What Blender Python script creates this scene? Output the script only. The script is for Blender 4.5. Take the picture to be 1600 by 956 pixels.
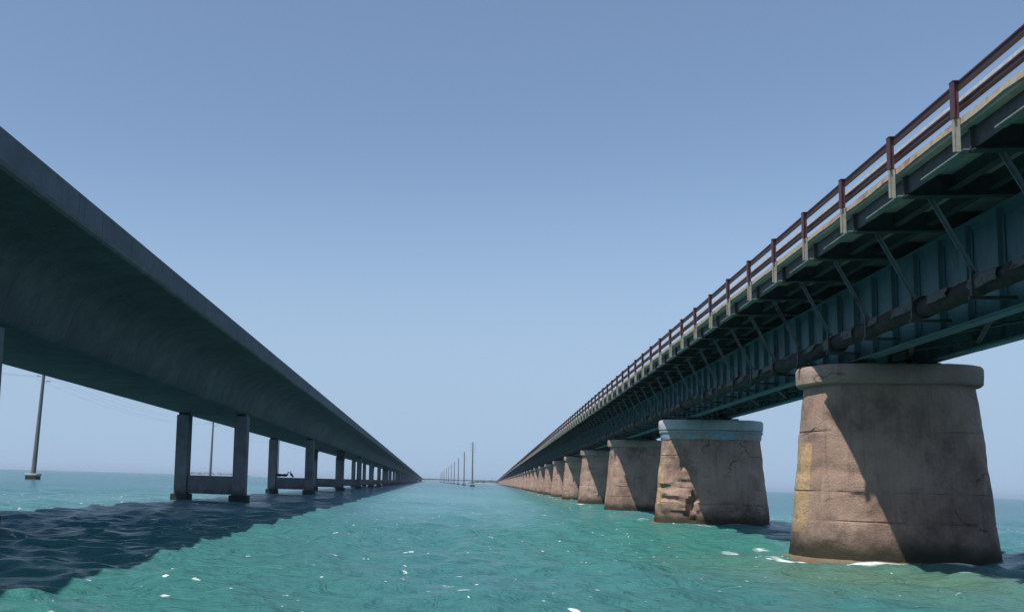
import bpy, bmesh, math, random
import numpy as np
from mathutils import Matrix, Vector

for o in list(bpy.data.objects):
    bpy.data.objects.remove(o)
S = bpy.context.scene
COL = S.collection
random.seed(7)
rng = np.random.default_rng(11)

# ------------------------------------------------------------------ camera
CAM_H = 1.95
F_PX, PPX, PPY = 1450.0, 540.0, 600.0          # focal length and principal point in photo pixels
ROLL = math.atan(0.0294)
PITCH = math.radians(5.81)
YAW = math.radians(5.11)                       # the axis points left of the new bridge's heading (+Y)
cam = bpy.data.cameras.new('camera')
cam.sensor_fit = 'HORIZONTAL'
cam.sensor_width = 36.0
cam.lens = 36.0 * F_PX / 1600.0
cam.shift_x = (800 - PPX) / 1600.0
cam.shift_y = (PPY - 478) / 1600.0
cam.clip_start = 0.1
cam.clip_end = 60000
cam_o = bpy.data.objects.new('camera', cam)
COL.objects.link(cam_o)
M = (Matrix.Rotation(YAW, 4, 'Z') @ Matrix.Rotation(math.pi / 2 + PITCH, 4, 'X') @ Matrix.Rotation(ROLL, 4, 'Z'))
M.translation = (0, 0, CAM_H)
cam_o.matrix_world = M
S.camera = cam_o

# ------------------------------------------------------------------ sky and sun
SUN_DIR = Vector((-0.39, -0.36, 1.0)).normalized()   # towards the sun: high, from the left, a little behind the camera
SUN_EL = math.asin(SUN_DIR.z)
SUN_AZ = math.atan2(SUN_DIR.x, SUN_DIR.y)
W = bpy.data.worlds.new('World')
S.world = W
W.use_nodes = True
wn = W.node_tree
bg = wn.nodes['Background']
sky = wn.nodes.new('ShaderNodeTexSky')
sky.sky_type = 'NISHITA'
sky.sun_disc = False
sky.sun_elevation = SUN_EL
sky.sun_rotation = SUN_AZ % (2 * math.pi)
sky.air_density = 1.0
sky.dust_density = 0.4
sky.ozone_density = 3.0
# pale blue sea air low over the horizon, the same all round
wt = wn.nodes.new('ShaderNodeTexCoord'); wz = wn.nodes.new('ShaderNodeSeparateXYZ'); wm = wn.nodes.new('ShaderNodeMapRange'); wx = wn.nodes.new('ShaderNodeMix')
wm.interpolation_type = 'SMOOTHERSTEP'
for k_, v_ in (('From Min', -0.02), ('From Max', 0.41), ('To Min', 0.97), ('To Max', 0.17)): wm.inputs[k_].default_value = v_
wx.data_type = 'RGBA'; wx.inputs[7].default_value = (2.85, 3.95, 5.45, 1)
wn.links.new(wt.outputs['Generated'], wz.inputs[0]); wn.links.new(wz.outputs['Z'], wm.inputs['Value'])
wn.links.new(wm.outputs['Result'], wx.inputs[0]); wn.links.new(sky.outputs['Color'], wx.inputs[6])
wn.links.new(wx.outputs[2], bg.inputs['Color'])
bg.inputs['Strength'].default_value = 0.1
sun = bpy.data.lights.new('sun', 'SUN')
sun.energy = 4.0
sun.angle = math.radians(0.53)
sun.color = (1.0, 0.95, 0.87)
sun_o = bpy.data.objects.new('sun', sun)
COL.objects.link(sun_o)
sun_o.rotation_euler = (-SUN_DIR).to_track_quat('-Z', 'Y').to_euler()
sun_o.location = (0, 0, 60)
S.view_settings.view_transform = 'Standard'
S.view_settings.look = 'None'
S.view_settings.gamma = 1.0
S.view_settings.exposure = 0.4
S.view_settings.use_curve_mapping = False

# ------------------------------------------------------------------ helpers
class MB:
    """Collects shapes; build() links them as ONE mesh object."""
    def __init__(self):
        self.v = []; self.f = []
    def box(self, x0, x1, y0, y1, z0, z1):
        n = len(self.v)
        self.v += [(x0, y0, z0), (x1, y0, z0), (x1, y1, z0), (x0, y1, z0), (x0, y0, z1), (x1, y0, z1), (x1, y1, z1), (x0, y1, z1)]
        self.f += [tuple(n + i for i in q) for q in ((0, 3, 2, 1), (4, 5, 6, 7), (0, 1, 5, 4), (1, 2, 6, 5), (2, 3, 7, 6), (3, 0, 4, 7))]
        return self
    def bar(self, a, b, w, h, up=(0, 0, 1)):
        a, b = Vector(a), Vector(b); d = (b - a).normalized(); s = d.cross(Vector(up))
        if s.length < 1e-4: s = Vector((1, 0, 0))
        s.normalize(); u = s.cross(d)
        n = len(self.v)
        for p in (a, b):
            for (i, j) in ((-1, -1), (1, -1), (1, 1), (-1, 1)):
                self.v.append(tuple(p + s * (i * w / 2) + u * (j * h / 2)))
        self.f += [tuple(n + i for i in q) for q in ((0, 1, 2, 3), (7, 6, 5, 4), (0, 4, 5, 1), (1, 5, 6, 2), (2, 6, 7, 3), (3, 7, 4, 0))]
        return self
    def tube(self, pts, rad, seg=10, cap=True):
        rings = []; P = [Vector(p) for p in pts]
        for k, p in enumerate(P):
            d = (P[min(k + 1, len(P) - 1)] - P[max(k - 1, 0)]).normalized()
            s = d.cross(Vector((0, 0, 1)))
            if s.length < 1e-3: s = Vector((1, 0, 0))
            s.normalize(); u = s.cross(d)
            r = rad[k] if hasattr(rad, '__len__') else rad
            rings.append(len(self.v))
            for i in range(seg):
                a = 2 * math.pi * i / seg
                self.v.append(tuple(p + s * (r * math.cos(a)) + u * (r * math.sin(a))))
        for k in range(len(P) - 1):
            for i in range(seg):
                a, b = rings[k], rings[k + 1]; j = (i + 1) % seg
                self.f.append((a + i, a + j, b + j, b + i))
        if cap:
            self.f.append(tuple(rings[0] + i for i in reversed(range(seg))))
            self.f.append(tuple(rings[-1] + i for i in range(seg)))
        return self
    def extrude_y(self, prof, y0, y1):
        """closed profile of (x, z) points, counter-clockwise seen from -y"""
        n = len(self.v); m = len(prof)
        self.v += [(x, y0, z) for x, z in prof] + [(x, y1, z) for x, z in prof]
        self.f.append(tuple(n + i for i in range(m)))
        self.f.append(tuple(n + m + i for i in reversed(range(m))))
        for i in range(m):
            j = (i + 1) % m
            self.f.append((n + i, n + m + i, n + m + j, n + j))
        return self
    def rings(self, rs, cap=True):
        """list of rings (equal-length lists of points)"""
        base = []
        for r in rs:
            base.append(len(self.v)); self.v += [tuple(p) for p in r]
        m = len(rs[0])
        for k in range(len(rs) - 1):
            for i in range(m):
                j = (i + 1) % m; a, b = base[k], base[k + 1]
                self.f.append((a + i, a + j, b + j, b + i))
        if cap:
            self.f.append(tuple(base[0] + i for i in reversed(range(m))))
            self.f.append(tuple(base[-1] + i for i in range(m)))
        return self
    def mesh(self, name, mat, smooth=False, bevel=0.0):
        me = bpy.data.meshes.new(name)
        me.from_pydata(self.v, [], self.f)
        if bevel > 0:
            bm = bmesh.new(); bm.from_mesh(me)
            ed = [e for e in bm.edges if len(e.link_faces) == 2 and e.calc_face_angle(0) > 0.7]
            bmesh.ops.bevel(bm, geom=ed, offset=bevel, segments=2, affect='EDGES', profile=0.5)
            bm.to_mesh(me); bm.free()
        if smooth:
            me.polygons.foreach_set('use_smooth', [True] * len(me.polygons))
            if smooth != 'all':
                me.set_sharp_from_angle(angle=math.radians(35))
        me.materials.append(mat)
        return me
    def build(self, name, mat, parent=None, loc=(0, 0, 0), smooth=False, bevel=0.0):
        return link(name, self.mesh(name, mat, smooth, bevel), parent, loc)

def link(name, me, parent=None, loc=(0, 0, 0), rz=0.0):
    o = bpy.data.objects.new(name, me)
    COL.objects.link(o)
    o.location = loc
    if rz: o.rotation_euler.z = rz
    if parent is not None: o.parent = parent
    return o

def tag(o, label=None, cat=None, group=None, kind=None):
    if label: o['label'] = label
    if cat: o['category'] = cat
    if group: o['group'] = group
    if kind: o['kind'] = kind
    return o

def empty(name, loc, rz=0.0):
    return link(name, None, None, loc, rz)

# ------------------------------------------------------------------ materials
class NT:
    def __init__(self, name):
        self.m = bpy.data.materials.new(name); self.m.use_nodes = True
        self.t = self.m.node_tree; self.p = self.t.nodes['Principled BSDF']
        self.out = self.t.nodes['Material Output']
    def n(self, typ, **kw):
        x = self.t.nodes.new('ShaderNode' + typ)
        for k, v in kw.items():
            if k in x.inputs.keys() if isinstance(k, str) else False: x.inputs[k].default_value = v
            else: setattr(x, k, v)
        return x
    def l(self, a, b): self.t.links.new(a, b); return b
    def coord(self, scale=(1, 1, 1), kind='Object', jitter=True):
        c = self.n('TexCoord'); v = c.outputs[kind]
        if jitter:
            oi = self.n('ObjectInfo'); mu = self.n('Math', operation='MULTIPLY'); mu.inputs[1].default_value = 57.0
            self.l(oi.outputs['Random'], mu.inputs[0])
            ad = self.n('VectorMath', operation='ADD'); self.l(v, ad.inputs[0]); self.l(mu.outputs[0], ad.inputs[1]); v = ad.outputs[0]
        mp = self.n('Mapping'); mp.inputs['Scale'].default_value = scale
        self.l(v, mp.inputs['Vector']); return mp.outputs['Vector']
    def noise(self, vec, scale, detail=5, rough=0.55, dist=0.0):
        x = self.n('TexNoise'); x.inputs['Scale'].default_value = scale; x.inputs['Detail'].default_value = detail
        x.inputs['Roughness'].default_value = rough; x.inputs['Distortion'].default_value = dist
        self.l(vec, x.inputs['Vector']); return x.outputs['Fac']
    def ramp(self, fac, a, b, lo=0.0, hi=1.0):
        x = self.n('MapRange', clamp=True, interpolation_type='SMOOTHSTEP')
        x.inputs['From Min'].default_value = a; x.inputs['From Max'].default_value = b
        x.inputs['To Min'].default_value = lo; x.inputs['To Max'].default_value = hi
        self.l(fac, x.inputs['Value']); return x.outputs['Result']
    def mix(self, fac, a, b, mode='MIX'):
        x = self.n('Mix', data_type='RGBA', blend_type=mode)
        if isinstance(fac, (int, float)): x.inputs[0].default_value = fac
        else: self.l(fac, x.inputs[0])
        for s, val in ((6, a), (7, b)):
            if isinstance(val, tuple): x.inputs[s].default_value = (*val, 1)
            else: self.l(val, x.inputs[s])
        return x.outputs[2]
    def math(self, op, a, b=None):
        x = self.n('Math', operation=op)
        for i, val in ((0, a), (1, b)):
            if val is None: continue
            if isinstance(val, (int, float)): x.inputs[i].default_value = val
            else: self.l(val, x.inputs[i])
        return x.outputs[0]
    def bump(self, h, strength, dist, prev=None):
        x = self.n('Bump'); x.inputs['Strength'].default_value = strength; x.inputs['Distance'].default_value = dist
        self.l(h, x.inputs['Height'])
        if prev is not None: self.l(prev, x.inputs['Normal'])
        return x.outputs['Normal']
    def fin(self, col, rough=0.8, normal=None, spec=0.3, metal=0.0):
        p = self.p
        if isinstance(col, tuple): p.inputs['Base Color'].default_value = (*col, 1)
        else: self.l(col, p.inputs['Base Color'])
        if isinstance(rough, (int, float)): p.inputs['Roughness'].default_value = rough
        else: self.l(rough, p.inputs['Roughness'])
        p.inputs['Specular IOR Level'].default_value = spec
        p.inputs['Metallic'].default_value = metal
        if normal is not None: self.l(normal, p.inputs['Normal'])
        return self.m

def concrete(name, c0, c1, tide_shade=None, streak=0.5, cracks=0.0, paint=None, boards=0.0):
    n = NT(name)
    v = n.coord(); raw = n.coord(jitter=False)
    sx = n.n('SeparateXYZ'); n.l(raw, sx.inputs[0]); z = sx.outputs['Z']
    a = n.noise(v, 0.9, 6, 0.6)
    col = n.mix(n.ramp(a, 0.3, 0.72), c0, c1)
    col = n.mix(n.ramp(n.noise(v, 9, 6, 0.7), 0.35, 0.75, 0.0, 0.35), col, tuple(x * 0.72 for x in c0))
    vs = n.coord((3.2, 3.2, 0.22))
    st = n.noise(vs, 1.6, 6, 0.65)
    col = n.mix(n.ramp(st, 0.5, 0.78, 0.0, streak), col, tuple(x * 0.45 for x in c0))
    col = n.mix(n.ramp(n.noise(n.coord((2.3, 2.3, 0.3)), 2.1, 4, 0.6), 0.58, 0.8, 0.0, streak * 0.7), col, tuple(min(1, x * 1.35) for x in c1))
    oi = n.n('ObjectInfo'); tone = n.ramp(oi.outputs['Random'], 0, 1, 0.0, 0.22)
    col = n.mix(tone, col, tuple(x * 0.45 for x in c0))
    h = n.noise(v, 14, 8, 0.7)
    if boards:
        w = n.n('TexWave', wave_type='BANDS', bands_direction='X', wave_profile='SAW')
        w.inputs['Scale'].default_value = 1.05; w.inputs['Distortion'].default_value = 0.35; w.inputs['Detail'].default_value = 2
        n.l(n.coord((1, 1, 0.02), jitter=False), w.inputs['Vector'])
        col = n.mix(n.ramp(w.outputs['Fac'], 0.86, 1.0, 0.0, 0.22 * boards), col, tuple(x * 0.5 for x in c0))
    if cracks:
        vd = n.n('TexVoronoi', feature='DISTANCE_TO_EDGE'); vd.inputs['Scale'].default_value = 0.55
        dv = n.n('TexNoise'); dv.inputs['Scale'].default_value = 1.4; dv.inputs['Detail'].default_value = 5; n.l(v, dv.inputs['Vector'])
        vm = n.n('VectorMath', operation='MULTIPLY_ADD'); n.l(dv.outputs['Color'], vm.inputs[0]); vm.inputs[1].default_value = (1.1, 1.1, 1.1); n.l(v, vm.inputs[2])
        n.l(vm.outputs[0], vd.inputs['Vector'])
        cr = n.math('MULTIPLY', n.ramp(vd.outputs['Distance'], 0.0, 0.02, 1.0, 0.0), n.ramp(n.noise(v, 0.6, 2), 0.5, 0.6))
        col = n.mix(n.math('MULTIPLY', cr, cracks), col, tuple(x * 0.2 for x in c0))
    if paint:
        for (pc, mask) in paint(n, sx, v):
            col = n.mix(mask, col, pc)
    if tide_shade:
        # dark weathering blotches with painted shade low down, and a wet, weedy waterline band
        bl = n.noise(n.coord((1, 1, 0.8)), 0.55, 7, 0.68)
        col = n.mix(n.ramp(bl, 0.50, 0.68, 0.0, 0.6), col, tuple(x * 0.33 for x in c0))
        zz = n.math('ADD', z, n.math('MULTIPLY', n.noise(v, 0.8, 6, 0.7), -3.2))
        col = n.mix(n.ramp(zz, -1.6, -0.2, 0.8, 0.0), col, (0.06, 0.05, 0.04))  # dark patches paint in deeper shade towards the foot
        z2 = n.math('ADD', z, n.math('MULTIPLY', n.noise(v, 2.5, 5, 0.7), -0.5))
        col = n.mix(n.ramp(z2, tide_shade[0] - 0.05, tide_shade[0] + 0.5, 0.95, 0.0), col, (0.03, 0.03, 0.018))
    nb = n.bump(h, 0.8, 0.045)
    nb = n.bump(a, 0.4, 0.15, nb)
    return n.fin(col, 0.88, nb, 0.25)

def painted(name, c, rust, amount=0.5, rough=0.55, scale=1.0, streak=False):
    n = NT(name); v = n.coord((1, 1, 0.35) if streak else (1, 1, 1))
    a = n.noise(v, 1.3 * scale, 7, 0.65); b = n.noise(v, 7 * scale, 6, 0.7)
    col = n.mix(n.ramp(b, 0.3, 0.75), c, tuple(x * 0.68 for x in c))
    k = n.ramp(n.math('ADD', n.math('MULTIPLY', a, 0.7), n.math('MULTIPLY', b, 0.3)), 0.62 - 0.2 * amount, 0.72 - 0.15 * amount)
    col = n.mix(k, col, rust)
    return n.fin(col, rough, n.bump(b, 0.4, 0.01), 0.4)

def stripe_paint(z0, z1, xedge):
    """worn yellow paint along the cutwater end of a pier"""
    def f(n, sx, v):
        x = n.math('SUBTRACT', sx.outputs['X'], n.math('MULTIPLY', sx.outputs['Z'], 0.091))
        x = n.math('ADD', x, n.math('MULTIPLY', n.noise(v, 3.0, 4), 0.05))
        m = n.ramp(x, xedge, xedge + 0.03, 1.0, 0.0)
        zz = n.math('ADD', sx.outputs['Z'], n.math('MULTIPLY', n.noise(v, 2.0, 3), 0.25))
        m = n.math('MULTIPLY', m, n.ramp(zz, z0, z0 + 0.08)); m = n.math('MULTIPLY', m, n.ramp(zz, z1, z1 + 0.1, 1.0, 0.0))
        m = n.math('MULTIPLY', m, n.ramp(n.noise(v, 6, 6, 0.75), 0.34, 0.62, 0.05, 0.8))
        return [((0.56, 0.38, 0.17), m)]
    return f

PIER0, PIER1 = (0.33, 0.215, 0.17), (0.475, 0.33, 0.262)
mt = {}
mt['pier_a'] = concrete('pier_concrete_striped', PIER0, PIER1, (0.0, 1.0), 0.55, 1.0, stripe_paint(0.85, 3.5, -2.66), 1.0)
mt['pier_b'] = concrete('pier_concrete_spalled', PIER0, PIER1, (0.0, 1.0), 0.6, 1.0, stripe_paint(0.4, 4.0, -2.63), 1.0)
mt['pier'] = concrete('pier_concrete', PIER0, PIER1, (0.0, 1.0), 0.55, 0.8, None, 1.0)
mt['cap'] = concrete('pier_cap_concrete', (0.34, 0.245, 0.20), (0.44, 0.325, 0.27), None, 0.5, 0.6)
mt['cap_pale'] = concrete('pier_cap_pale_concrete', (0.40, 0.42, 0.43), (0.55, 0.56, 0.56), None, 0.5, 0.5)
mt['blue'] = painted('pale_blue_paint', (0.30, 0.40, 0.49), (0.33, 0.26, 0.22), 0.95, 0.8, 0.9)
mt['plinth'] = concrete('pier_plinth_concrete', (0.15, 0.115, 0.075), (0.24, 0.185, 0.12), None, 0.5)
mt['new'] = concrete('new_bridge_shaded_concrete', (0.10, 0.112, 0.112), (0.15, 0.162, 0.16), None, 0.6)  # same concrete as the barrier, darkened in colour for the shaded underside
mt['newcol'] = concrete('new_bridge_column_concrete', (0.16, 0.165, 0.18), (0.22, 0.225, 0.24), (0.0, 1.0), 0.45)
mt['barrier'] = concrete('new_bridge_skylit_barrier', (0.12, 0.127, 0.152), (0.165, 0.172, 0.205), None, 0.75)  # bluer and lighter: sky light on the outer face put into the colour
mt['wet'] = concrete('wet_footing_concrete', (0.025, 0.032, 0.034), (0.05, 0.058, 0.058), None, 0.3)
mt['rubber'] = painted('dark_bearing', (0.03, 0.03, 0.03), (0.06, 0.03, 0.02), 0.3)
mt['slab'] = concrete('old_deck_concrete', (0.36, 0.34, 0.29), (0.46, 0.42, 0.34), None, 0.4)
mt['fascia'] = painted('old_deck_edge', (0.42, 0.35, 0.25), (0.27, 0.14, 0.075), 0.65, 0.85, 0.9)
mt['girder'] = painted('teal_girder_paint', (0.09, 0.185, 0.215), (0.05, 0.033, 0.024), 0.38, 0.5, 0.8, True)
mt['floorbeam'] = painted('dark_floor_beam_paint', (0.05, 0.06, 0.06), (0.035, 0.022, 0.018), 0.6, 0.6)
mt['edge'] = painted('lit_edge_lip_tone', (0.24, 0.265, 0.25), (0.10, 0.06, 0.045), 0.5, 0.6)  # pale tone: reflected light on the flange lip put into the colour
mt['strut'] = painted('grey_strut_paint', (0.13, 0.155, 0.165), (0.05, 0.035, 0.03), 0.5, 0.5)
mt['postlow'] = painted('pale_post_foot_paint', (0.36, 0.34, 0.29), (0.2, 0.12, 0.08), 0.5, 0.7)
mt['rail'] = painted('red_brown_rail_paint', (0.105, 0.042, 0.05), (0.07, 0.032, 0.026), 0.6, 0.5, 1.6)
mt['whiterail'] = painted('white_rail_paint', (0.78, 0.77, 0.76), (0.5, 0.46, 0.42), 0.25, 0.5)
mt['pipe'] = painted('rusty_pipe_wrap', (0.035, 0.027, 0.024), (0.016, 0.013, 0.012), 0.6, 0.85, 1.7)
mt['wrap'] = painted('torn_pipe_cladding', (0.12, 0.11, 0.10), (0.03, 0.022, 0.018), 0.6, 0.8, 2.0)
mt['pole'] = concrete('pole_concrete', (0.13, 0.135, 0.145), (0.18, 0.185, 0.195), None, 0.35)
mt['polebase'] = concrete('pole_footing_concrete', (0.40, 0.42, 0.40), (0.55, 0.56, 0.53), (0.1, 1.0), 0.4)
mt['wire'] = painted('grey_wire', (0.16, 0.16, 0.17), (0.1, 0.1, 0.1), 0.2)
mt['ceramic'] = painted('grey_insulator', (0.3, 0.3, 0.32), (0.2, 0.2, 0.2), 0.2)
mt['gel'] = painted('white_hull', (0.8, 0.8, 0.8), (0.7, 0.7, 0.68), 0.2, 0.3)
mt['glass'] = painted('dark_windscreen', (0.03, 0.04, 0.05), (0.02, 0.03, 0.03), 0.2, 0.1)
mt['bird'] = painted('dark_feathers', (0.018, 0.017, 0.016), (0.035, 0.03, 0.026), 0.4, 0.7, 20)
mt['bill'] = painted('grey_bill', (0.12, 0.1, 0.07), (0.08, 0.07, 0.05), 0.3)
mt['sand'] = concrete('island_ground', (0.28, 0.25, 0.19), (0.36, 0.33, 0.26), None, 0.2)
mt['leaf'] = painted('island_leaves', (0.045, 0.075, 0.03), (0.07, 0.085, 0.035), 0.6, 0.7, 0.1)
mt['housewall'] = painted('white_house_wall', (0.75, 0.74, 0.72), (0.65, 0.63, 0.6), 0.3, 0.8, 0.2)
mt['houseroof'] = painted('grey_house_roof', (0.35, 0.35, 0.36), (0.28, 0.27, 0.27), 0.3, 0.8, 0.2)

# ------------------------------------------------------------------ frames of the two bridges
# new bridge: heading +Y, centre line 16.03 m to the left; old bridge: heading 4.1 degrees clockwise of it
NB_X, NB_D1, NB_S = -16.03, 68.6, 41.15
OB_ROT = -math.radians(4.10)
OB_X, OB_D1, OB_S = 11.75, 30.3, 24.4
def ob_world(x, d):
    c, s = math.cos(OB_ROT), math.sin(OB_ROT)
    return (c * x - s * d, s * x + c * d)

# ------------------------------------------------------------------ the sea
def graded(fine0, fine1, step, growth, lo, hi):
    mid = list(np.arange(fine0, fine1, step))
    up = [fine1]; st = step
    while up[-1] < hi: up.append(up[-1] + st); st *= growth
    dn = [fine0]; st = step
    while dn[-1] > lo: dn.append(dn[-1] - st); st *= growth
    return np.array(dn[:0:-1] + mid + up)
SEA_R = 15000
def make_sea():
    xs = graded(-14, 14, 0.15, 1.0165, -SEA_R, SEA_R)
    ys = graded(12, 36, 0.15, 1.0165, -4000, SEA_R)
    # coarser behind the camera
    keep = np.ones(len(ys), bool); b = np.where(ys < 8)[0]; keep[b] = (b % 4 == 0); keep[0] = True
    ys = ys[keep]
    nx, ny = len(xs), len(ys)
    gx = np.gradient(xs); gy = np.gradient(ys)
    X, Y = np.meshgrid(xs, ys); SP = np.maximum(*np.meshgrid(gx, gy))
    X0, Y0 = X.copy(), Y.copy(); Z = np.zeros_like(X); J = np.zeros_like(X)
    nw = 56
    Ls = np.exp(np.linspace(math.log(0.55), math.log(7.5), nw))
    for L in Ls:
        th = math.radians(-105 + rng.normal(0, 52)); k = 2 * math.pi / L
        a = 0.0145 * L ** 0.55 * rng.uniform(0.55, 1.25)
        kx, ky = k * math.cos(th), k * math.sin(th)
        fade = np.clip((L / SP - 2.5) / 3.0, 0, 1)
        # gusts: each wave train waxes and wanes over tens of metres
        g = 0.65 + 0.35 * np.sin(X0 * rng.uniform(-.09, .09) + Y0 * rng.uniform(-.09, .09) + rng.uniform(0, 6.3))
        ph = kx * X0 + ky * Y0 + rng.uniform(0, 6.3)
        s_, c_ = np.sin(ph), np.cos(ph); ag = a * fade * g
        Z += ag * s_; X += 0.85 * ag * c_ * math.cos(th); Y += 0.85 * ag * c_ * math.sin(th); J += ag * k * s_
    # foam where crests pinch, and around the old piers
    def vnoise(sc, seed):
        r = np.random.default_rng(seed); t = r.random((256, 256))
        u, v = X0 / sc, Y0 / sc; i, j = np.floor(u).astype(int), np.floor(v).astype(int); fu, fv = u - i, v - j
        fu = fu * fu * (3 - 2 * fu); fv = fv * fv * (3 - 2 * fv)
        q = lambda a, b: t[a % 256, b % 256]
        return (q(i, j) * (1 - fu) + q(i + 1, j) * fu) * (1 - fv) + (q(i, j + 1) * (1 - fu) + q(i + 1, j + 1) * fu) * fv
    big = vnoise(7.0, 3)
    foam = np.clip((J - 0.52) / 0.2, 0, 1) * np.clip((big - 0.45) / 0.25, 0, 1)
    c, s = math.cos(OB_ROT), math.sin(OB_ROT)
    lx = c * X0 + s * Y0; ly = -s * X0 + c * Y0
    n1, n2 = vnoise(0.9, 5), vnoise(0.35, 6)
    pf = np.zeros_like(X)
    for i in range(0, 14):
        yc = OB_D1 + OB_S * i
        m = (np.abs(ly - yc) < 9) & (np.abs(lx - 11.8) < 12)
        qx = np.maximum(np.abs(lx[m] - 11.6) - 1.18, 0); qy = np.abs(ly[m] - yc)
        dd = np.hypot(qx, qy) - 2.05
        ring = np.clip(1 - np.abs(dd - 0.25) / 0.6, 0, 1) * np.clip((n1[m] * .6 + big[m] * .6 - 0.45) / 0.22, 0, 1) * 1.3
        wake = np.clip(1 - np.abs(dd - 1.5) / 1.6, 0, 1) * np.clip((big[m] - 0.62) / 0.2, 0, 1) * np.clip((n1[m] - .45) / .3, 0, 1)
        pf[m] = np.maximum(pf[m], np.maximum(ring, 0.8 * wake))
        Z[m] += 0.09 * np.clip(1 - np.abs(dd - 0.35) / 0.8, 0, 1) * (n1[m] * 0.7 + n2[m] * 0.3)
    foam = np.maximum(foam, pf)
    shallow = np.clip(1 - np.abs(lx - 9.0) / 14.0, 0, 1) * np.clip(1.6 - Y0 / 220.0, 0, 1)
    shallow = np.clip(shallow * (0.55 + 0.9 * vnoise(9.0, 8)), 0, 1)
    green = np.clip(1 - np.abs(X0 + 7.0) / 9.0, 0, 1) * np.clip(1.5 - Y0 / 38.0, 0, 1)
    shallow = np.maximum(shallow, np.clip(0.9 * green * (0.5 + vnoise(6.0, 14)), 0, 1))
    silt = np.clip(1 - np.hypot((lx - 9.5) / 6.5, (ly - 24.0) / 7.5), 0, 1)
    deep = np.clip((-X0 - 14.0) / 40.0, 0, 1) + np.clip((Y0 - 90.0) / 350.0, 0, 1) + np.clip((lx - 17.0) / 25.0, 0, 1)
    deep = np.clip(deep, 0, 1) * (0.75 + 0.25 * vnoise(60.0, 9))
    me = bpy.data.meshes.new('sea')
    V = np.stack([X, Y, Z], -1).reshape(-1, 3).astype(np.float32)
    idx = np.arange(nx * ny).reshape(ny, nx)
    F = np.stack([idx[:-1, :-1], idx[:-1, 1:], idx[1:, 1:], idx[1:, :-1]], -1).reshape(-1, 4).astype(np.int32)
    me.vertices.add(len(V)); me.vertices.foreach_set('co', V.ravel())
    me.loops.add(F.size); me.loops.foreach_set('vertex_index', F.ravel())
    me.polygons.add(len(F)); me.polygons.foreach_set('loop_start', np.arange(0, F.size, 4, dtype=np.int32))
    me.polygons.foreach_set('use_smooth', np.ones(len(F), bool))
    me.update(calc_edges=True)
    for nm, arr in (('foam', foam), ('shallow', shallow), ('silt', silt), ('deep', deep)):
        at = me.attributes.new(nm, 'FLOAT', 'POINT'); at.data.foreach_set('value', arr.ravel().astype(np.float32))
    n = NT('sea_water')
    v = n.coord(kind='Object', jitter=False)
    def attr(nm):
        x = n.n('Attribute'); x.attribute_name = nm; return x.outputs['Fac']
    wide = n.noise(n.coord((1, 0.45, 1), jitter=False), 0.03, 4, 0.55)
    col = n.mix(n.ramp(wide, 0.40, 0.60), SEA_A, SEA_B)
    col = n.mix(attr('deep'), col, SEA_D)
    col = n.mix(n.math('MULTIPLY', attr('shallow'), 0.85), col, SEA_G)
    col = n.mix(n.math('MULTIPLY', attr('silt'), 0.55), col, (0.15, 0.20, 0.12))
    f1 = n.noise(v, 6.0, 5, 0.7); f3 = n.noise(n.coord((1, 1.6, 1), jitter=False), 5.0, 8, 0.8, 0.6)
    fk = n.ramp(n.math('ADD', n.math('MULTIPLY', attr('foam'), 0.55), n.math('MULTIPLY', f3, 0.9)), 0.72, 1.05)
    # painted white sun glints and small torn whitecaps, scattered singly and in loose gatherings
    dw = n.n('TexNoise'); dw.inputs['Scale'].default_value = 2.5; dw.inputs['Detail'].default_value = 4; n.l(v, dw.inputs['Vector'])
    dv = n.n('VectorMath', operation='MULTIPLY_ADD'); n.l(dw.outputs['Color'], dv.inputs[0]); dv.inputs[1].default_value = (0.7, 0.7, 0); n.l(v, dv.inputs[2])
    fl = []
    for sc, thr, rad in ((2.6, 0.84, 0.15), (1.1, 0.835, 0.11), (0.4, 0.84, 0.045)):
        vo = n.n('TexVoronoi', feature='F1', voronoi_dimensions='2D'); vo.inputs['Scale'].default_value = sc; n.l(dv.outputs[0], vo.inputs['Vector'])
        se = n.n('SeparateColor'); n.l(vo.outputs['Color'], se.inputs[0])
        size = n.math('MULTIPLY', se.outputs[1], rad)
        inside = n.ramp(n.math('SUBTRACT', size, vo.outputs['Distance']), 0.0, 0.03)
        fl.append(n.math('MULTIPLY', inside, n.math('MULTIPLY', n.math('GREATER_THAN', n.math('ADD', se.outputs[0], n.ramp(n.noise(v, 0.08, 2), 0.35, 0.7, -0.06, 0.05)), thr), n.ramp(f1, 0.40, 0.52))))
    glint_fleck = n.math('MAXIMUM', n.math('MAXIMUM', fl[0], fl[1]), fl[2])
    fo = n.math('MAXIMUM', fk, glint_fleck)
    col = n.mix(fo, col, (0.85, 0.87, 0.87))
    h1 = n.noise(n.coord((1, 1.25, 1), jitter=False), 2.3, 7, 0.62, 0.3)
    h2 = n.noise(n.coord((1, 1.6, 1), jitter=False), 0.55, 4, 0.5, 0.2)
    nb = n.bump(h2, 1.0, 0.45)
    nb = n.bump(h1, 1.0, 0.28, nb)
    n.p.inputs['IOR'].default_value = 1.33
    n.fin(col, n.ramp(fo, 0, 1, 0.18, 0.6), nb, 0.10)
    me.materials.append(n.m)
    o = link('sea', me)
    tag(o, kind='structure', label='choppy turquoise sea under both bridges')
SEA_A, SEA_B, SEA_G, SEA_D = (0.058, 0.180, 0.208), (0.086, 0.232, 0.264), (0.044, 0.196, 0.160), (0.036, 0.122, 0.150)
make_sea()

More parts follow.
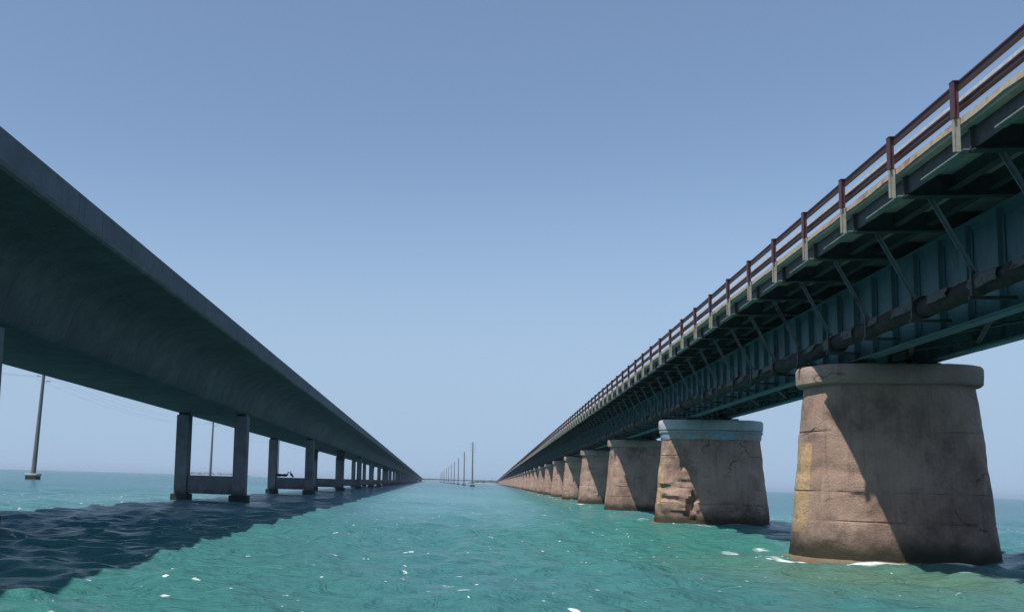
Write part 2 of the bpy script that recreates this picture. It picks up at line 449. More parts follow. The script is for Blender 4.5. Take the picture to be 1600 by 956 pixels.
# ------------------------------------------------------------------ new concrete bridge (left)
NB_N = 70                                                # spans
nb = empty('highway_bridge', (NB_X, NB_D1, 0))
tag(nb, 'grey concrete box-girder highway bridge on twin square columns at the left', 'bridge')
half = [(2.72, 6.64), (2.60, 6.52)]
box_prof = [(-2.60, 6.52), (2.60, 6.52), (2.74, 6.66), (2.90, 7.20), (3.10, 7.72), (3.38, 8.18), (3.78, 8.53), (4.35, 8.78), (5.05, 8.93), (5.80, 9.02), (5.87, 9.09), (5.87, 9.22),
            (-5.87, 9.22), (-5.87, 9.09), (-5.80, 9.02), (-5.05, 8.93), (-4.35, 8.78), (-3.78, 8.53), (-3.38, 8.18), (-3.10, 7.72), (-2.90, 7.20), (-2.74, 6.66)]
seg_len = NB_S / 8
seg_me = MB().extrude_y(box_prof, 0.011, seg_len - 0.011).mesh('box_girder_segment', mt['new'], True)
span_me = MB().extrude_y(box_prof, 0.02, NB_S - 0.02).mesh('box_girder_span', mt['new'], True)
def barrier_prof(s):
    p = [(5.845, 9.22), (5.845, 9.98), (5.80, 10.02), (5.66, 10.02), (5.60, 9.5), (5.42, 9.30), (5.40, 9.22)]
    return p if s > 0 else [(-x, z) for x, z in reversed(p)]
bar_me = {s: MB().extrude_y(barrier_prof(s), 0.018, NB_S / 4 - 0.018).mesh('barrier_panel', mt['barrier']) for s in (1, -1)}
barl_me = {s: MB().extrude_y(barrier_prof(s), 0.012, NB_S - 0.012).mesh('barrier_panel', mt['barrier']) for s in (1, -1)}
FIRST = -4
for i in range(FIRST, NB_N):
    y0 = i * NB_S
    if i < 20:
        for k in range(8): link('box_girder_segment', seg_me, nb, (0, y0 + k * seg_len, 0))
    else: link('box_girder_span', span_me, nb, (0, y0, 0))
    for s in (1, -1):
        if i < 14 and s > 0:
            for k in range(4): link('barrier_panel', bar_me[s], nb, (0, y0 + k * NB_S / 4, 0))
        else: link('barrier_panel', barl_me[s], nb, (0, y0, 0))
col_me = MB().box(-0.48, 0.48, -0.52, 0.52, -2, 6.36).mesh('column', mt['newcol'], False, 0.05)
foot_me = MB().box(-0.67, 0.67, -0.72, 0.72, -2, 0.50).mesh('column_footing', mt['wet'], False, 0.06)
pad_me = MB().box(-0.36, 0.36, -0.40, 0.40, 6.36, 6.53).mesh('bearing_pad', mt['rubber'])
beam_me = MB().box(-1.73, 1.73, -0.36, 0.36, 0.53, 1.88).mesh('crossbeam', mt['newcol'], False, 0.05)
bracket_me = MB().box(-0.62, 0.62, -0.95, -0.53, 4.9, 6.35).box(-0.75, 0.75, -0.9, -0.56, 6.05, 6.34).mesh('steel_bracket', mt['rubber'], False, 0.03)
for i in range(-3, NB_N):
    y = i * NB_S
    link('crossbeam', beam_me, nb, (0, y, 0))
    for s in (-1, 1):
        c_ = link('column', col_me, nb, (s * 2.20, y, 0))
        link('column_footing', foot_me, c_)
        link('bearing_pad', pad_me, c_)
        if i in (2, 6): link('steel_bracket', bracket_me, c_)
# the far end swings to the right
far = MB(); pts = []
y_end = NB_N * NB_S
prev = None
for k in range(15):
    a = math.radians(min(84, 6 * k)); R = 150.0
    cx, cy = R * (1 - math.cos(a)), y_end + R * math.sin(a)
    if k == 14: cx += 420; cy += 45
    pts.append((cx, cy))
for k in range(14):
    (ax, ay), (bx, by) = pts[k], pts[k + 1]
    far.bar((ax, ay, 9.1), (bx, by, 9.1), 11.6, 1.9); far.bar((ax, ay, 7.4), (bx, by, 7.4), 5.4, 1.7)
for k in range(3, 15):
    x, y = pts[k]; far.box(x - 2.7, x - 1.7, y - .5, y + .5, -2, 6.6); far.box(x + 1.7, x + 2.7, y - .5, y + .5, -2, 6.6)
for k in range(1, 11):
    x = pts[13][0] + k * 41; y = pts[13][1] + k * 4.4
    far.box(x - .5, x + .5, y - 2.7, y - 1.7, -2, 6.6); far.box(x - .5, x + .5, y + 1.7, y + 2.7, -2, 6.6)
tag(far.build('distant_curved_spans', mt['new'], nb), kind='stuff')

# ------------------------------------------------------------------ old railway bridge (right)
OB_N = 96
bx_, by_ = ob_world(OB_X, OB_D1)
ob = empty('old_railway_bridge', (bx_, by_, 0), OB_ROT)
tag(ob, 'old teal plate-girder bridge on battered concrete piers with red-brown railing', 'bridge')
PX = 11.76 - OB_X                                           # pier centre in bridge coordinates

def stadium(hw, ht, z, n=18, m=7):
    pts = []
    L = hw - ht
    for side in (1, -1):
        for i in range(n + 1):
            a = -math.pi / 2 + math.pi * i / n
            pts.append((side * (L + ht * math.cos(a)), side * ht * math.sin(a), z))
        for i in range(1, m):                              # straight flank
            t = i / m
            pts.append((side * (L - 2 * L * t), side * ht, z))
    return pts
def fnoise(x, y, z, sc, seed):
    from mathutils import noise
    return noise.noise(Vector((x / sc + seed * 13.7, y / sc - seed * 5.1, z / sc + seed)))
Z_SH = 5.17
JOINTS = (1.15, 1.99, 3.76)
def shaft_rings(seed, spall=False, fine=True):
    zs = [-1.5, -0.4]
    zs += list(np.arange(0.0, Z_SH, 0.13 if fine else 0.6)) + [Z_SH]
    if fine:
        zs = [z for z in zs if all(abs(z - j) > 0.07 for j in JOINTS)]
        for j in JOINTS: zs += [j - 0.035, j - 0.012, j + 0.012, j + 0.035]
    zs.sort(); rs = []
    for z in zs:
        t = max(0.0, min(1.0, z / Z_SH)); e = 1 - t
        hw = 2.35 + 0.47 * e + (0.10 * max(0, 0.25 - t)); ht = 1.22 + 0.47 * e
        r = stadium(hw, ht, z, 36 if fine else 10, 18 if fine else 3)
        g = any(abs(z - j) < 0.02 for j in JOINTS) and fine
        out = []
        for (x, y, zz) in r:
            d = 0.0
            if fine:
                d = 0.035 * fnoise(x, y, z, 0.9, seed) + 0.014 * fnoise(x, y, z, 0.25, seed + 3)
                if g: d -= 0.035 * max(0, 0.4 + 1.2 * fnoise(x, y, z, 0.7, seed + 9))
                # shallow spalls
                sp = fnoise(x, y, z * 1.6, 0.75, seed + 21)
                if sp > 0.34: d -= 0.05 * min(1, (sp - 0.34) / 0.08)
                if spall and -2.97 < x < -0.5 and y < 0.2 and 0.15 < z < 3.9:
                    lay = math.floor((z + 0.10 * fnoise(x, y, 0, 0.7, 31)) / 0.24)
                    k_ = 0.5 + 0.9 * fnoise(lay * 0.77, x * 0.5, y * 0.5, 0.9, 47) + 0.35 * fnoise(x, y, z, 0.35, 12)
                    m_ = min(1, max(0, (3.9 - z) / 0.9)) * min(1, max(0, (-0.65 - x) / 0.35)) * min(1, max(0, (0.2 - y) / 0.4))
                    d -= 0.16 * max(0, min(1, k_)) * m_
                    hx = x + 1.22 + 0.10 * math.sin(z * 2.3) + 0.22 * fnoise(x, y, z, 0.4, 61)
                    hole = (hx / (0.30 - 0.05 * z)) ** 2 + ((z - 0.95 + 0.25 * fnoise(x, y, z, 0.3, 66)) / 0.95) ** 2
                    if hole < 1: d -= 0.42 * min(1, 2.2 * (1 - hole))
            ln = math.hypot(x - max(-(hw - ht), min(hw - ht, x)), y) or 1.0
            nx_, ny_ = (x - max(-(hw - ht), min(hw - ht, x))) / ln, y / ln
            out.append((x + nx_ * d, y + ny_ * d, zz))
        rs.append(out)
    return rs
def pier_mesh(seed, mat, spall=False, fine=True):
    b = MB(); b.rings(shaft_rings(seed, spall, fine)); return b.mesh('pier', mat, True)
def cap_mesh(mat, seed=1, fine=True):
    b = MB(); rs = []
    n = 18 if fine else 10
    for (z, o) in ((5.165, -0.02), (5.17, 0.14), (5.23, 0.195), (5.45, 0.205), (5.66, 0.20), (5.735, 0.155), (5.755, 0.08)):
        r = stadium(2.35 + o, 1.22 + o, z, n)
        rs.append([(x * (1 + 0.006 * fnoise(x, y, z, .5, seed)), y * (1 + 0.012 * fnoise(x, y, z, .5, seed + 2)), z + 0.02 * fnoise(x, y, 0, .6, seed + 5)) for x, y, z in r])
    b.rings(rs); return b.mesh('pier_cap', mat, True)
def plinth_mesh(seed):
    b = MB(); rs = []
    for (z, o) in ((-1.5, 0.30), (-0.1, 0.27), (0.02, 0.20), (0.06, 0.08), (0.07, -0.1)):
        r = stadium(2.85 + o, 1.72 + o, z)
        rs.append([(x * (1 + 0.02 * fnoise(x, y, z, .8, seed)), y * (1 + 0.035 * fnoise(x, y, z, .6, seed + 2)), z + 0.05 * fnoise(x, y, 0, .5, seed + 4)) for x, y, z in r])
    b.rings(rs); return b.mesh('pier_plinth', mt['plinth'], True)
def collar_mesh():
    b = MB(); rs = []
    for (z, o) in ((4.66, 0.055), (4.72, 0.08), (4.98, 0.09), (5.05, 0.15), (5.15, 0.155)):
        r = stadium(2.35 + 0.03 + o, 1.22 + 0.03 + o, z)
        rs.append([(x, y, z + (0.10 * fnoise(x, y, 0, .5, 4) if z < 4.9 else 0)) for x, y, z in r])
    b.rings(rs); return b.mesh('paint_collar', mt['blue'], True)
bear_me = MB().box(-0.30, 0.30, -0.62, 0.62, 5.74, 5.88).mesh('bearing', mt['rubber'], False, 0.02)
plinths = [plinth_mesh(s) for s in (1, 2, 3)]
caps = [cap_mesh(mt['cap'], 3), cap_mesh(mt['cap_pale'], 6), cap_mesh(mt['cap'], 9)]
cap_far = cap_mesh(mt['cap'], 1, False)
fine_p = [pier_mesh(1, mt['pier_a']), pier_mesh(2, mt['pier_b'], True)] + [pier_mesh(s, mt['pier']) for s in (3, 4, 5)]
far_p = pier_mesh(1, mt['pier'], False, False)
GX = (-0.98, 0.98)
for i in range(-3, OB_N):
    y = i * OB_S
    me = far_p
    if i in (0, 1): me = fine_p[i]
    elif i < 10: me = fine_p[2 + i % 3]
    p = link('pier', me, ob, (PX, y, 0))
    c_ = link('pier_cap', caps[1] if i == 1 else (caps[(0, 2)[i % 2]] if i < 10 else cap_far), p)
    link('pier_plinth', plinths[i % 3], p)
    for gx in GX: link('bearing', bear_me, p, (gx - PX, 0, 0))
    if i == 1: p.scale.x = 1.085; p.location.x += 0.2; tag(p, 'spalled pier with a broken left corner'); link('paint_collar', collar_mesh(), p); c_['label'] = 'pale blue-grey painted cap'
    if i == 0: p['label'] = 'nearest pier with a worn yellow stripe'

# plate girders, one per span and side
ZB, ZT = 5.88, 8.19
def girder_mesh(stiff):
    b = MB(); y0, y1 = 0.008, OB_S - 0.008
    b.box(-0.012, 0.012, y0, y1, ZB + 0.03, ZT - 0.03)
    b.box(-0.20, 0.20, y0, y1, ZB, ZB + 0.035); b.box(-0.20, 0.20, y0, y1, ZT - 0.035, ZT)
    for s in (-1, 1):                                     # flange angles
        b.box(s * 0.012, s * 0.028, y0 + .01, y1 - .01, ZB + 0.036, ZB + 0.19); b.box(s * 0.012, s * 0.028, y0 + .01, y1 - .01, ZT - 0.19, ZT - 0.036)
    b.box(-0.15, 0.15, 3.2, OB_S - 3.2, ZB - 0.02, ZB - 0.001)
    if stiff:
        for k in range(18):
            y = 0.68 + k * OB_S / 18
            for s in (-1, 1): b.box(min(s * .013, s * .15), max(s * .013, s * .15), y - .012, y + .012, ZB + .036, ZT - .036)
    return b.mesh('plate_girder', mt['girder'])
g_near, g_far = girder_mesh(False), girder_mesh(True)
stiff_me = MB().box(-0.15, -0.0285, -0.011, 0.011, ZB + .037, ZT - .037).box(-0.045, -0.0285, -0.085, 0.085, ZB + .2, ZT - .2).mesh('web_stiffener', mt['girder'])
lat_me = MB()
for k in range(6):
    y0 = 0.3 + k * OB_S / 6; y1 = y0 + OB_S / 6
    lat_me.bar((-0.8, y0, ZB + .12), (0.8, y1, ZB + .12), 0.12, 0.05); lat_me.bar((-0.8, y1, ZB + .19), (0.8, y0, ZB + .19), 0.12, 0.05)
    lat_me.bar((-0.95, y0, ZB + .28), (0.95, y0, ZT - .3), 0.09, 0.06); lat_me.bar((0.95, y0 + .08, ZB + .28), (-0.95, y0 + .08, ZT - .3), 0.09, 0.06)
lat_me = lat_me.mesh('lateral_bracing', mt['floorbeam'])
for i in range(-3, OB_N):
    y = i * OB_S
    for s in (0, 1):
        near = s == 0 and -1 <= i < 6
        g = link('plate_girder', g_near if near else g_far, ob, (GX[s], y, 0))
        if near:
            for k in range(18): link('web_stiffener', stiff_me, g, (0, 0.68 + k * OB_S / 18, 0))
    if i < 20: link('lateral_bracing', lat_me, ob, (0, y, 0))

# deck slab, edge beams, stringers
P = 2.798
EX = 8.33 - OB_X
DZ = 0.21                                                  # lift of everything above the girders
#                                          # left deck edge
ZD0, ZD1 = 8.50, 8.64
def slab_mesh():
    b = MB()
    b.box(EX + 0.05, -EX - 0.05, 0.012, OB_S - 0.012, 8.44, 8.60)
    return b.mesh('deck_slab', mt['slab'])
def fascia_mesh(seed):
    b = MB(); r = random.Random(seed); n = 30; rs = []
    for k in range(n + 1):
        y = 0.01 + (OB_S - 0.02) * k / n
        a, c, d = r.uniform(-.012, .012), r.uniform(-.02, .02), r.uniform(-.012, .012)
        rs.append([(EX + a, y, ZD0 + c), (EX + 0.30, y, ZD0 + c), (EX + 0.30, y, ZD1 + d * .5), (EX + a + 0.02, y, ZD1 + d * .5)])
    b.rings(rs); return b.mesh('deck_edge', mt['fascia'])
slab_me = slab_mesh(); fas = [fascia_mesh(s) for s in range(4)]
edge_me = MB().box(EX + 0.22, EX + 0.245, 0.015, OB_S - 0.015, 8.05, 8.499).mesh('edge_beam', mt['floorbeam'])
lip_me = MB().box(EX + 0.04, EX + 0.21, 0.0, P * 0.62, 8.02, 8.049).mesh('beam_lip', mt['edge'])  # cut to the length of the light streak it paints in
str_me = MB().box(-.012, .012, .015, OB_S - .015, 8.13, 8.439).box(-.09, .09, .015, OB_S - .015, 8.105, 8.129).mesh('stringer', mt['floorbeam'])
for i in range(-3, OB_N):
    y = i * OB_S
    link('deck_slab', slab_me, ob, (0, y, DZ)); link('deck_edge', fas[i % 4], ob, (0, y, DZ))
    f2 = link('deck_edge', fas[(i + 1) % 4], ob, (0, y + OB_S, DZ), math.pi)
    link('edge_beam', edge_me, ob, (0, y, DZ)); link('edge_beam', edge_me, ob, (0, y + OB_S, DZ), math.pi)
    if i < 30:
        for x in (-2.35, -1.62, 1.62, 2.35): link('stringer', str_me, ob, (x, y, DZ))

# panels: floor beam, strut, railing post every ninth of a span
P = 2.798
D_POST = 17.91 - OB_D1
fb_me = MB().box(EX + 0.14, -EX - 0.14, -.012, .012, 8.02, 8.435).box(EX + 0.16, -EX - 0.16, -.11, .11, 7.985, 8.015).box(EX + 0.16, -EX - 0.16, -.10, .10, 8.415, 8.437).mesh('floor_beam', mt['floorbeam'])
A_, B_ = (9.03 - OB_X, 0, 8.17), (9.83 - OB_X, 0, 6.57)
st_me = MB().bar(A_, B_, 0.085, 0.02).bar((A_[0] - .04, .03, A_[2] + .01), (B_[0] - .04, .03, B_[2] + .01), 0.02, 0.085).mesh('bracket_strut', mt['strut'])
arm_me = MB().box(9.66 - OB_X, -1.19, -.04, .04, 6.01, 6.08).box(9.70 - OB_X, 9.74 - OB_X, -.035, .035, 6.081, 6.62).mesh('pipe_bracket', mt['floorbeam'])
post_me = MB().box(EX - 0.14, EX - 0.115, -.07, .07, 8.60, 9.29).box(EX - .114, EX - .022, -.012, .012, 8.60, 9.29).box(EX - .145, EX - .022, -.078, .078, 9.291, 9.305).mesh('railing_post', mt['rail'])
plow_me = MB().box(EX - 0.136, EX - 0.115, -.03, .03, 7.98, 8.599).box(EX - .114, EX - .016, -.010, .010, 7.98, 8.599).mesh('post_foot', mt['postlow'])
mid_me = MB().box(EX + 0.05, EX + 0.10, -.05, .05, 8.60, 9.02).mesh('mesh_post', mt['rail'])
NP = 300
fbs, sts, pos, plo = MB(), MB(), MB(), MB()
last = OB_S * OB_N
def arm_list():
    k = -22; out = []
    while True:
        y = D_POST + k * P
        if y > last - 1: return out
        out.append(y); k += 1
def add_box_set(b, y, boxes):
    for q in boxes: b.box(q[0], q[1], y + q[2], y + q[3], q[4], q[5])
for k, y in enumerate(arm_list()):
    if k < NP:
        link('floor_beam', fb_me, ob, (0, y, DZ))
        link('bracket_strut', st_me, ob, (0, y, 0))
        p = link('railing_post', post_me, ob, (0, y, DZ))
        link('post_foot', plow_me, p)
        link('beam_lip', lip_me, ob, (0, y + 0.02, DZ))
        if k < 120: link('pipe_bracket', arm_me, ob, (0, y, 0))
    else:
        fbs.box(EX + .14, -EX - .14, y - .1, y + .1, 7.985, 8.435)
        sts.bar((A_[0], y, A_[2]), (B_[0], y, B_[2]), .09, .08)
        pos.box(EX - .15, EX - .02, y - .075, y + .075, 8.60, 9.38)
        plo.box(EX - .136, EX - .02, y - .055, y + .055, 7.98, 8.599)
tag(fbs.build('floor_beam_row', mt['floorbeam'], ob, (0, 0, DZ)), kind='stuff'); tag(sts.build('bracket_strut_row', mt['strut'], ob), kind='stuff')
tag(pos.build('railing_post_row', mt['rail'], ob, (0, 0, DZ)), kind='stuff'); tag(plo.build('post_foot_row', mt['postlow'], ob, (0, 0, DZ)), kind='stuff')

# rails: old track rails laid along the posts, and a white strip behind the lower one
def rail_prof(x, zt):
    return [(x - .05, zt - .14), (x + .05, zt - .14), (x + .05, zt - .13), (x + .012, zt - .12), (x + .012, zt - .042), (x + .034, zt - .03), (x + .034, zt), (x - .034, zt), (x - .034, zt - .03), (x - .012, zt - .042), (x - .012, zt - .12), (x - .05, zt - .13)]
RX = EX + 0.05
rl = 9 * P
rail_me = {nm: MB().extrude_y(rail_prof(RX, z), 0.006, rl - 0.006).mesh('rail', mt['rail']) for nm, z in (('a', 9.355), ('b', 8.945))}
wr_me = MB().box(EX + .30, EX + .312, 0.01, rl - .01, 9.12, 9.26).mesh('white_rail', mt['whiterail'])
y0 = D_POST - 22 * P
i = 0
while y0 + i * rl < last - rl:
    link('rail', rail_me['a'], ob, (0, y0 + i * rl, DZ)); link('rail', rail_me['b'], ob, (0, y0 + i * rl, DZ))
    link('white_rail', wr_me, ob, (0, y0 + i * rl, DZ)); i += 1
# the same rails on the far side of the deck
i = 0
while y0 + i * rl < last - rl:
    for nm in 'ab': link('rail', rail_me[nm], ob, (0, y0 + (i + 1) * rl, DZ), math.pi)
    i += 1
for k, y in enumerate(arm_list()[:80]):
    p = link('railing_post', post_me, ob, (0, y, DZ), math.pi); link('post_foot', plow_me, p)

# the rusty pipe slung outside the near girder: lengths with torn wrapping
PXX, PZ, PR = 10.0 - OB_X, 6.35, 0.215
def pipe_mesh(seed):
    b = MB(); r = random.Random(seed); n = 61; seg = 14; rs = []
    lump = 0
    for k in range(n):
        y = 0.01 + (2 * P - 0.02) * k / (n - 1)
        lump = 0.8 * lump + r.uniform(-.012, .012)
        ring = []
        for j in range(seg):
            a = 2 * math.pi * j / seg
            rr = PR + lump + 0.035 * fnoise(math.cos(a), y, math.sin(a), 0.45, seed) + 0.02 * fnoise(math.cos(a), y, math.sin(a), 0.16, seed + 3)
            ring.append((rr * math.cos(a), y, rr * math.sin(a)))
        rs.append(ring[::-1])
    b.rings(rs); return b.mesh('pipe', mt['pipe'], 'all')
def clad_meshes(seed):
    r = random.Random(seed); y = 0.1; out = []
    while y < 2 * P - 0.8:
        L = r.uniform(0.3, 1.3); b = MB()
        a0 = r.uniform(1.4, 2.6); a1 = a0 + r.uniform(0.7, 1.5); n = 6; m = 8
        for i in range(m + 1):
            for j in range(n + 1):
                a = a0 + (a1 - a0) * j / n; yy = y + L * i / m
                ed = (0.16 * fnoise(i, j, seed, 1.7, seed + y)) if j in (0, n) or i in (0, m) else 0
                rr = PR + 0.05 + 0.03 * fnoise(a, yy, 0, 0.3, seed)
                b.v.append((rr * math.cos(a + ed), yy + ed, rr * math.sin(a + ed)))
        for i in range(m):
            for j in range(n):
                q = i * (n + 1) + j
                b.f.append((q, q + n + 1, q + n + 2, q + 1))
        out.append(b.mesh('torn_cladding', mt['wrap'], True))
        y += L + r.uniform(0.4, 2.2)
    return out
hanger_me = MB().tube([(0, -.06, 0), (0, .06, 0)], 0.27, 14).mesh('pipe_collar', mt['pipe'])
pipes = [pipe_mesh(s) for s in range(4)]; clads = [clad_meshes(s) for s in range(4)]
y0 = D_POST - 22 * P; i = 0; far_pipe = MB()
while y0 + (i + 1) * 2 * P < last:
    y = y0 + i * 2 * P
    if i < 120:
        p = link('pipe', pipes[(i * 7) % 4], ob, (PXX, y, PZ + 0.03 * math.sin(i * 1.7)))
        if i < 60:
            link('pipe_collar', hanger_me, p, (0, 0.02, 0))
            if i < 40:
                for cm in clads[(i * 5 + i // 3) % 4]: link('torn_cladding', cm, p)
    else: far_pipe.tube([(PXX, y, PZ), (PXX, y + 2 * P, PZ)], PR, 8)
    i += 1
tag(far_pipe.build('pipe_run', mt['pipe'], ob), kind='stuff')

# ------------------------------------------------------------------ power poles
def pole_parts(h, r0, r1):
    shaft = MB().tube([(0, 0, 0.8), (0, 0, h * .5), (0, 0, h)], [r0, (r0 + r1) / 2, r1], 14).mesh('shaft', mt['pole'], True)
    base = MB().box(-1.15, 1.15, -1.15, 1.15, -2, 0.75).box(-1.28, 1.28, -1.28, 1.28, 0.752, 1.15).mesh('footing', mt['polebase'], False, 0.08)
    ins = MB()
    ins.tube([(-r1, 0, 0), (-1.5, 0, .18)], 0.06, 6)
    for q in range(4): ins.tube([(-.7 - q * .22, 0, .08 + q * .026), (-.78 - q * .22, 0, .09 + q * .026)], 0.14, 8)
    ins = ins.mesh('insulator', mt['ceramic'])
    return shaft, base, ins
def put_pole(parts, x, y, h, tilt, label, group, small=False, arms=(0.95, 0.88, 0.81)):
    o = empty('power_pole', (x, y, 0)); tag(o, label, 'power pole', group)
    sh = link('shaft', parts[0], o); sh.rotation_euler.y = tilt
    link('footing', parts[1], o)
    if not small:
        for k, q in enumerate(arms):
            link('insulator', parts[2], sh, (0, 0, h * q)); link('insulator', parts[2], sh, (0, 0, h * (q - 0.035)), math.pi)
    return o
PH = 25.5
pl = pole_parts(PH, 0.50, 0.27)
left_lab = ['tall concrete power pole on a pale footing beyond the highway bridge, leftmost pole',
            'power pole seen between the twin columns of the nearest full highway bridge pier',
            'power pole just right of a highway bridge column above the perched birds']
left_xy = [(-78.6, 181), (-78.2, 333), (-77.2, 481)]
for (x, y), t, lb in zip(left_xy, (2.6, 1.0, 0.3), left_lab):
    put_pole(pl, x, y, PH, math.radians(t), lb, 'power poles beyond the highway bridge')
ph2 = 21.2
pm = pole_parts(ph2, 0.42, 0.24)
cl = ['tallest and nearest power pole in the channel between the bridges', 'second tallest power pole in the channel between the bridges',
      'third tallest power pole in the channel between the bridges', 'fourth tallest power pole in the channel between the bridges',
      'fifth tallest power pole in the channel between the bridges']
cxy = [(21.96, 450), (24.0, 600), (25.4, 750), (26.7, 900), (27.8, 1050)]
for (x, y), lb in zip(cxy, cl): put_pole(pm, x, y, ph2, 0, lb, 'power poles between the bridges')
ORD = ['sixth', 'seventh', 'eighth', 'ninth', 'tenth', 'eleventh', 'twelfth']
for k in range(6, 13):
    y = 450 + 150 * (k - 1)
    put_pole(pm, 27.8 + (k - 5) * 0.5, y, ph2, 0, '%s pole from the near end in the row of power poles between the bridges' % ORD[k - 6], 'power poles between the bridges', True)
# sagging wires from pole to pole
def wire_run(pts, h, label, name='power_line'):
    root = empty(name, (pts[0][0], pts[0][1], 0)); tag(root, label, 'power line')
    for q in (0.95, 0.88, 0.81):
        for dx in (-1.4, 1.4):
            b = MB(); line = []
            for (ax, ay), (bx, by) in zip(pts[:-1], pts[1:]):
                for k in range(20):
                    t = k / 20
                    line.append((ax + (bx - ax) * t + dx - pts[0][0], ay + (by - ay) * t - pts[0][1], h * q - 3.2 * 4 * t * (1 - t)))
            line.append((pts[-1][0] + dx - pts[0][0], pts[-1][1] - pts[0][1], h * q))
            b.tube(line, 0.013, 5).build('wire', mt['wire'], root)
wire_run([(-79.2, 29)] + left_xy + [(-76.6, 631), (-76.2, 781)], PH, 'thin sagging wires strung along the poles beyond the highway bridge')

# ------------------------------------------------------------------ motorboat far off by the highway bridge
bo = empty('motorboat', (-8.6, 1050, 0.0), math.radians(-8)); tag(bo, 'small white motorboat by the far end of the highway bridge', 'boat')
hull = MB(); rs = []
for y, w, zb, zt in ((-3.2, 1.1, -.3, .95), (-1.5, 1.25, -.35, 1.0), (1.0, 1.2, -.3, 1.15), (2.6, .75, -.1, 1.35), (3.6, .08, .5, 1.5)):
    rs.append([(-w * .55, y, zb), (w * .55, y, zb), (w, y, (zb + zt) / 2), (w * 1.03, y, zt), (-w * 1.03, y, zt), (-w, y, (zb + zt) / 2)][::-1])
hull.rings(rs); hull.build('hull', mt['gel'], bo, smooth=True)
MB().box(-.6, .6, -.6, .9, 1.05, 1.7).build('console', mt['gel'], bo, bevel=.06)
MB().bar((-.65, .95, 1.75), (.65, .95, 1.75), .06, .5).build('windscreen', mt['glass'], bo)
tt = MB()
for sx_ in (-.8, .8):
    for sy in (-.9, .8): tt.tube([(sx_, sy, 1.0), (sx_, sy, 2.7)], .04, 6)
tt.box(-1, 1, -1.2, 1.0, 2.7, 2.8); tt.build('canopy', mt['gel'], bo)
MB().box(-.3, .3, -3.7, -3.2, -.2, 1.4).build('outboard_motor', mt['glass'], bo, bevel=.08)

# ------------------------------------------------------------------ birds on the second crossbeam
def bird_mesh(low):
    b = MB()
    if low:   # hunched pelican-like bird with its body level
        path = [(-.62, 0, .16), (-.48, 0, .22), (-.2, 0, .27), (.08, 0, .27), (.28, 0, .30), (.36, 0, .42), (.34, 0, .54), (.38, 0, .62), (.46, 0, .62)]
        rad = [.02, .08, .15, .17, .12, .06, .05, .065, .035]
    else:
        path = [(.30, 0, .05), (.20, 0, .16), (.05, 0, .32), (-.04, 0, .46), (-.10, 0, .58), (-.09, 0, .70), (-.10, 0, .78), (-.16, 0, .80)]
        rad = [.02, .09, .16, .15, .08, .05, .06, .035]
    b.tube(path, rad, 12)
    return b.mesh('body', mt['bird'], 'all')
def put_bird(x, y, low, rz, sc, label):
    o = empty('seabird', (x, y, 1.885), rz); o.scale = (sc, sc, sc); tag(o, label, 'bird', 'seabirds perched on the crossbeam')
    link('body', bird_mesh(low), o)
    if low:
        MB().tube([(.44, 0, .62), (.60, 0, .52), (.72, 0, .44)], [.04, .03, .01], 8).build('bill', mt['bill'], o, smooth='all'); lx = (.0, .06)
        w = [(-.5, .10, .22), (-.1, .17, .28), (.2, .12, .3)]
    else:
        MB().tube([(-.14, 0, .80), (-.26, 0, .76), (-.34, 0, .70)], [.035, .022, .008], 8).build('bill', mt['bill'], o, smooth='all'); lx = (.10, .14)
        w = [(.30, .08, .10), (.1, .15, .30), (-.04, .13, .46)]
    for s in (-1, 1):
        MB().tube([(p[0], s * p[1], p[2]) for p in w], [.02, .07, .03], 8).build('wing', mt['bird'], o, smooth='all')
        MB().tube([(lx[0], s * .06, .2), (lx[0], s * .06, 0)], .018, 6).build('leg', mt['bill'], o)
yb = NB_D1 + NB_S
put_bird(-17.35, yb - .1, True, math.pi, 1.0, 'dark seabird hunched level on the crossbeam, leftmost of three')
put_bird(-16.75, yb + .05, True, 0.15, 1.0, 'dark seabird with its neck raised, middle of the three on the crossbeam')
put_bird(-15.95, yb, False, 0.2, 0.9, 'dark seabird sitting apart on the crossbeam, rightmost of three')

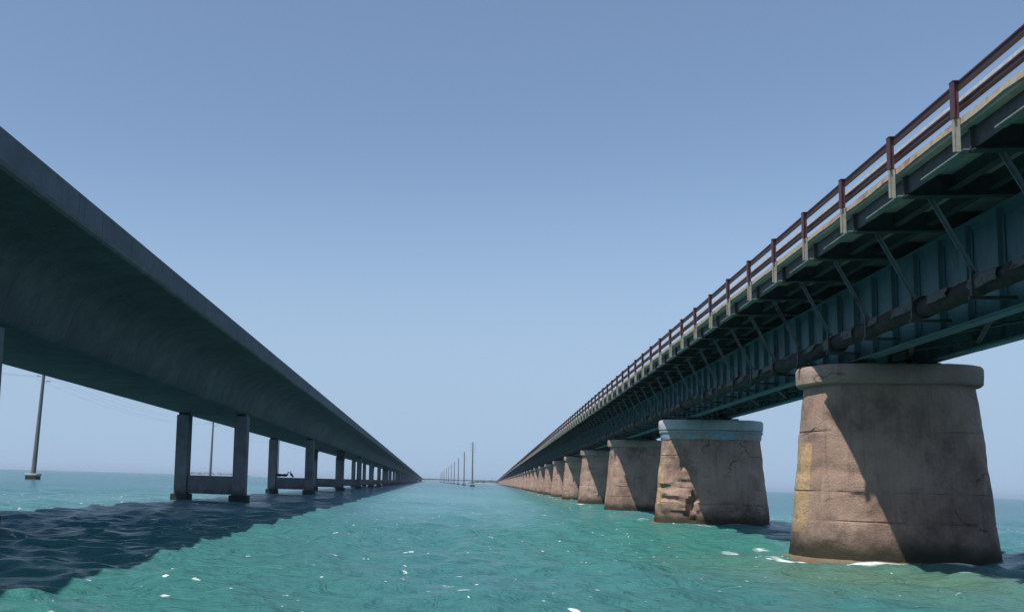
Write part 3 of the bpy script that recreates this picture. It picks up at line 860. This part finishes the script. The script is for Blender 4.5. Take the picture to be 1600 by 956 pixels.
# ------------------------------------------------------------------ far land
def island(name, x0, x1, y, hgt, depth, label, tree_h, ntree, seed):
    r = random.Random(seed); b = MB(); n = 40; rs = []
    for k in range(n + 1):
        t = k / n; x = x0 + (x1 - x0) * t; e = min(1, 6 * t, 6 * (1 - t)); h = hgt * e * r.uniform(.7, 1.1)
        rs.append([(x, y - depth * .5 * e - .1, -1), (x, y - depth * .42 * e - .05, h * .5), (x, y, h), (x, y + depth * .5 * e + .1, -1)])
    b.rings(rs); tag(b.build(name, mt['sand']), label, kind='structure')
    lf = MB()
    for q in range(ntree):
        cx = r.uniform(x0, x1); cy = y + r.uniform(-.3, .3) * depth; t = (cx - x0) / (x1 - x0); e = min(1, 5 * t, 5 * (1 - t))
        R = tree_h * r.uniform(.35, .6); H = tree_h * e * r.uniform(.45, 1.0)
        for m in range(46):
            d = Vector((r.gauss(0, 1), r.gauss(0, 1), r.gauss(0, .8))).normalized() * r.uniform(.5, 1)
            c = Vector((cx + d.x * R, cy + d.y * R, max(.4, hgt * .5 + H * .55 + d.z * H * .5)))
            s = tree_h * .10; base = len(lf.v)
            for _ in range(3): lf.v.append((c.x + r.uniform(-s, s) * 1.6, c.y + r.uniform(-s, s), c.z + r.uniform(-s, s)))
            lf.f.append((base, base + 1, base + 2))
    o = lf.build(name + '_trees', mt['leaf']); tag(o, 'low trees on the ' + label, 'trees', kind='stuff')
island('key_island', 100, 178, 2150, 1.2, 60, 'small wooded key in the channel gap', 8.5, 60, 2)
island('distant_key', -1080, -760, 4000, 2, 120, 'far low key on the horizon behind the highway bridge columns', 13, 90, 4)
def house(x, y, w, h, label):
    o = empty('house', (x, y, 0)); tag(o, label, 'house', 'houses on the wooded key')
    MB().box(-w / 2, w / 2, -3, 3, 0, h).build('wall', mt['housewall'], o)
    MB().extrude_y([(-w / 2 - .4, h), (w / 2 + .4, h), (w / 2 - .5, h + 1.6), (-w / 2 + .5, h + 1.6)], -3.4, 3.4).build('roof', mt['houseroof'], o)
    for k in (-.28, .1): MB().box(w * k, w * k + 1.1, -3.05, -3.0, h * .4, h * .75).build('window', mt['glass'], o)
house(122, 2112, 6.0, 3.0, 'tiny white house at the left end of the wooded key')
house(137.5, 2112, 9.0, 3.4, 'longer white house in the middle of the wooded key')
house(152, 2114, 5.0, 2.6, 'tiny white house nearest the old bridge on the wooded key')

# ------------------------------------------------------------------ haze
HAZE = 0.00013
hz = MB().box(-SEA_R - 900, SEA_R + 900, -5200, SEA_R + 900, -3.0, 34.0).build('haze', NT('haze_air').m)
tag(hz, 'thin pale sea haze', kind='stuff')
hm = hz.data.materials[0]; ht_ = hm.node_tree
ht_.nodes.remove(ht_.nodes['Principled BSDF'])
pv = ht_.nodes.new('ShaderNodeVolumePrincipled')
pv.inputs['Color'].default_value = (0.70, 0.85, 1.0, 1); pv.inputs['Density'].default_value = HAZE; pv.inputs['Anisotropy'].default_value = 0.2
ht_.links.new(pv.outputs[0], ht_.nodes['Material Output'].inputs['Volume'])
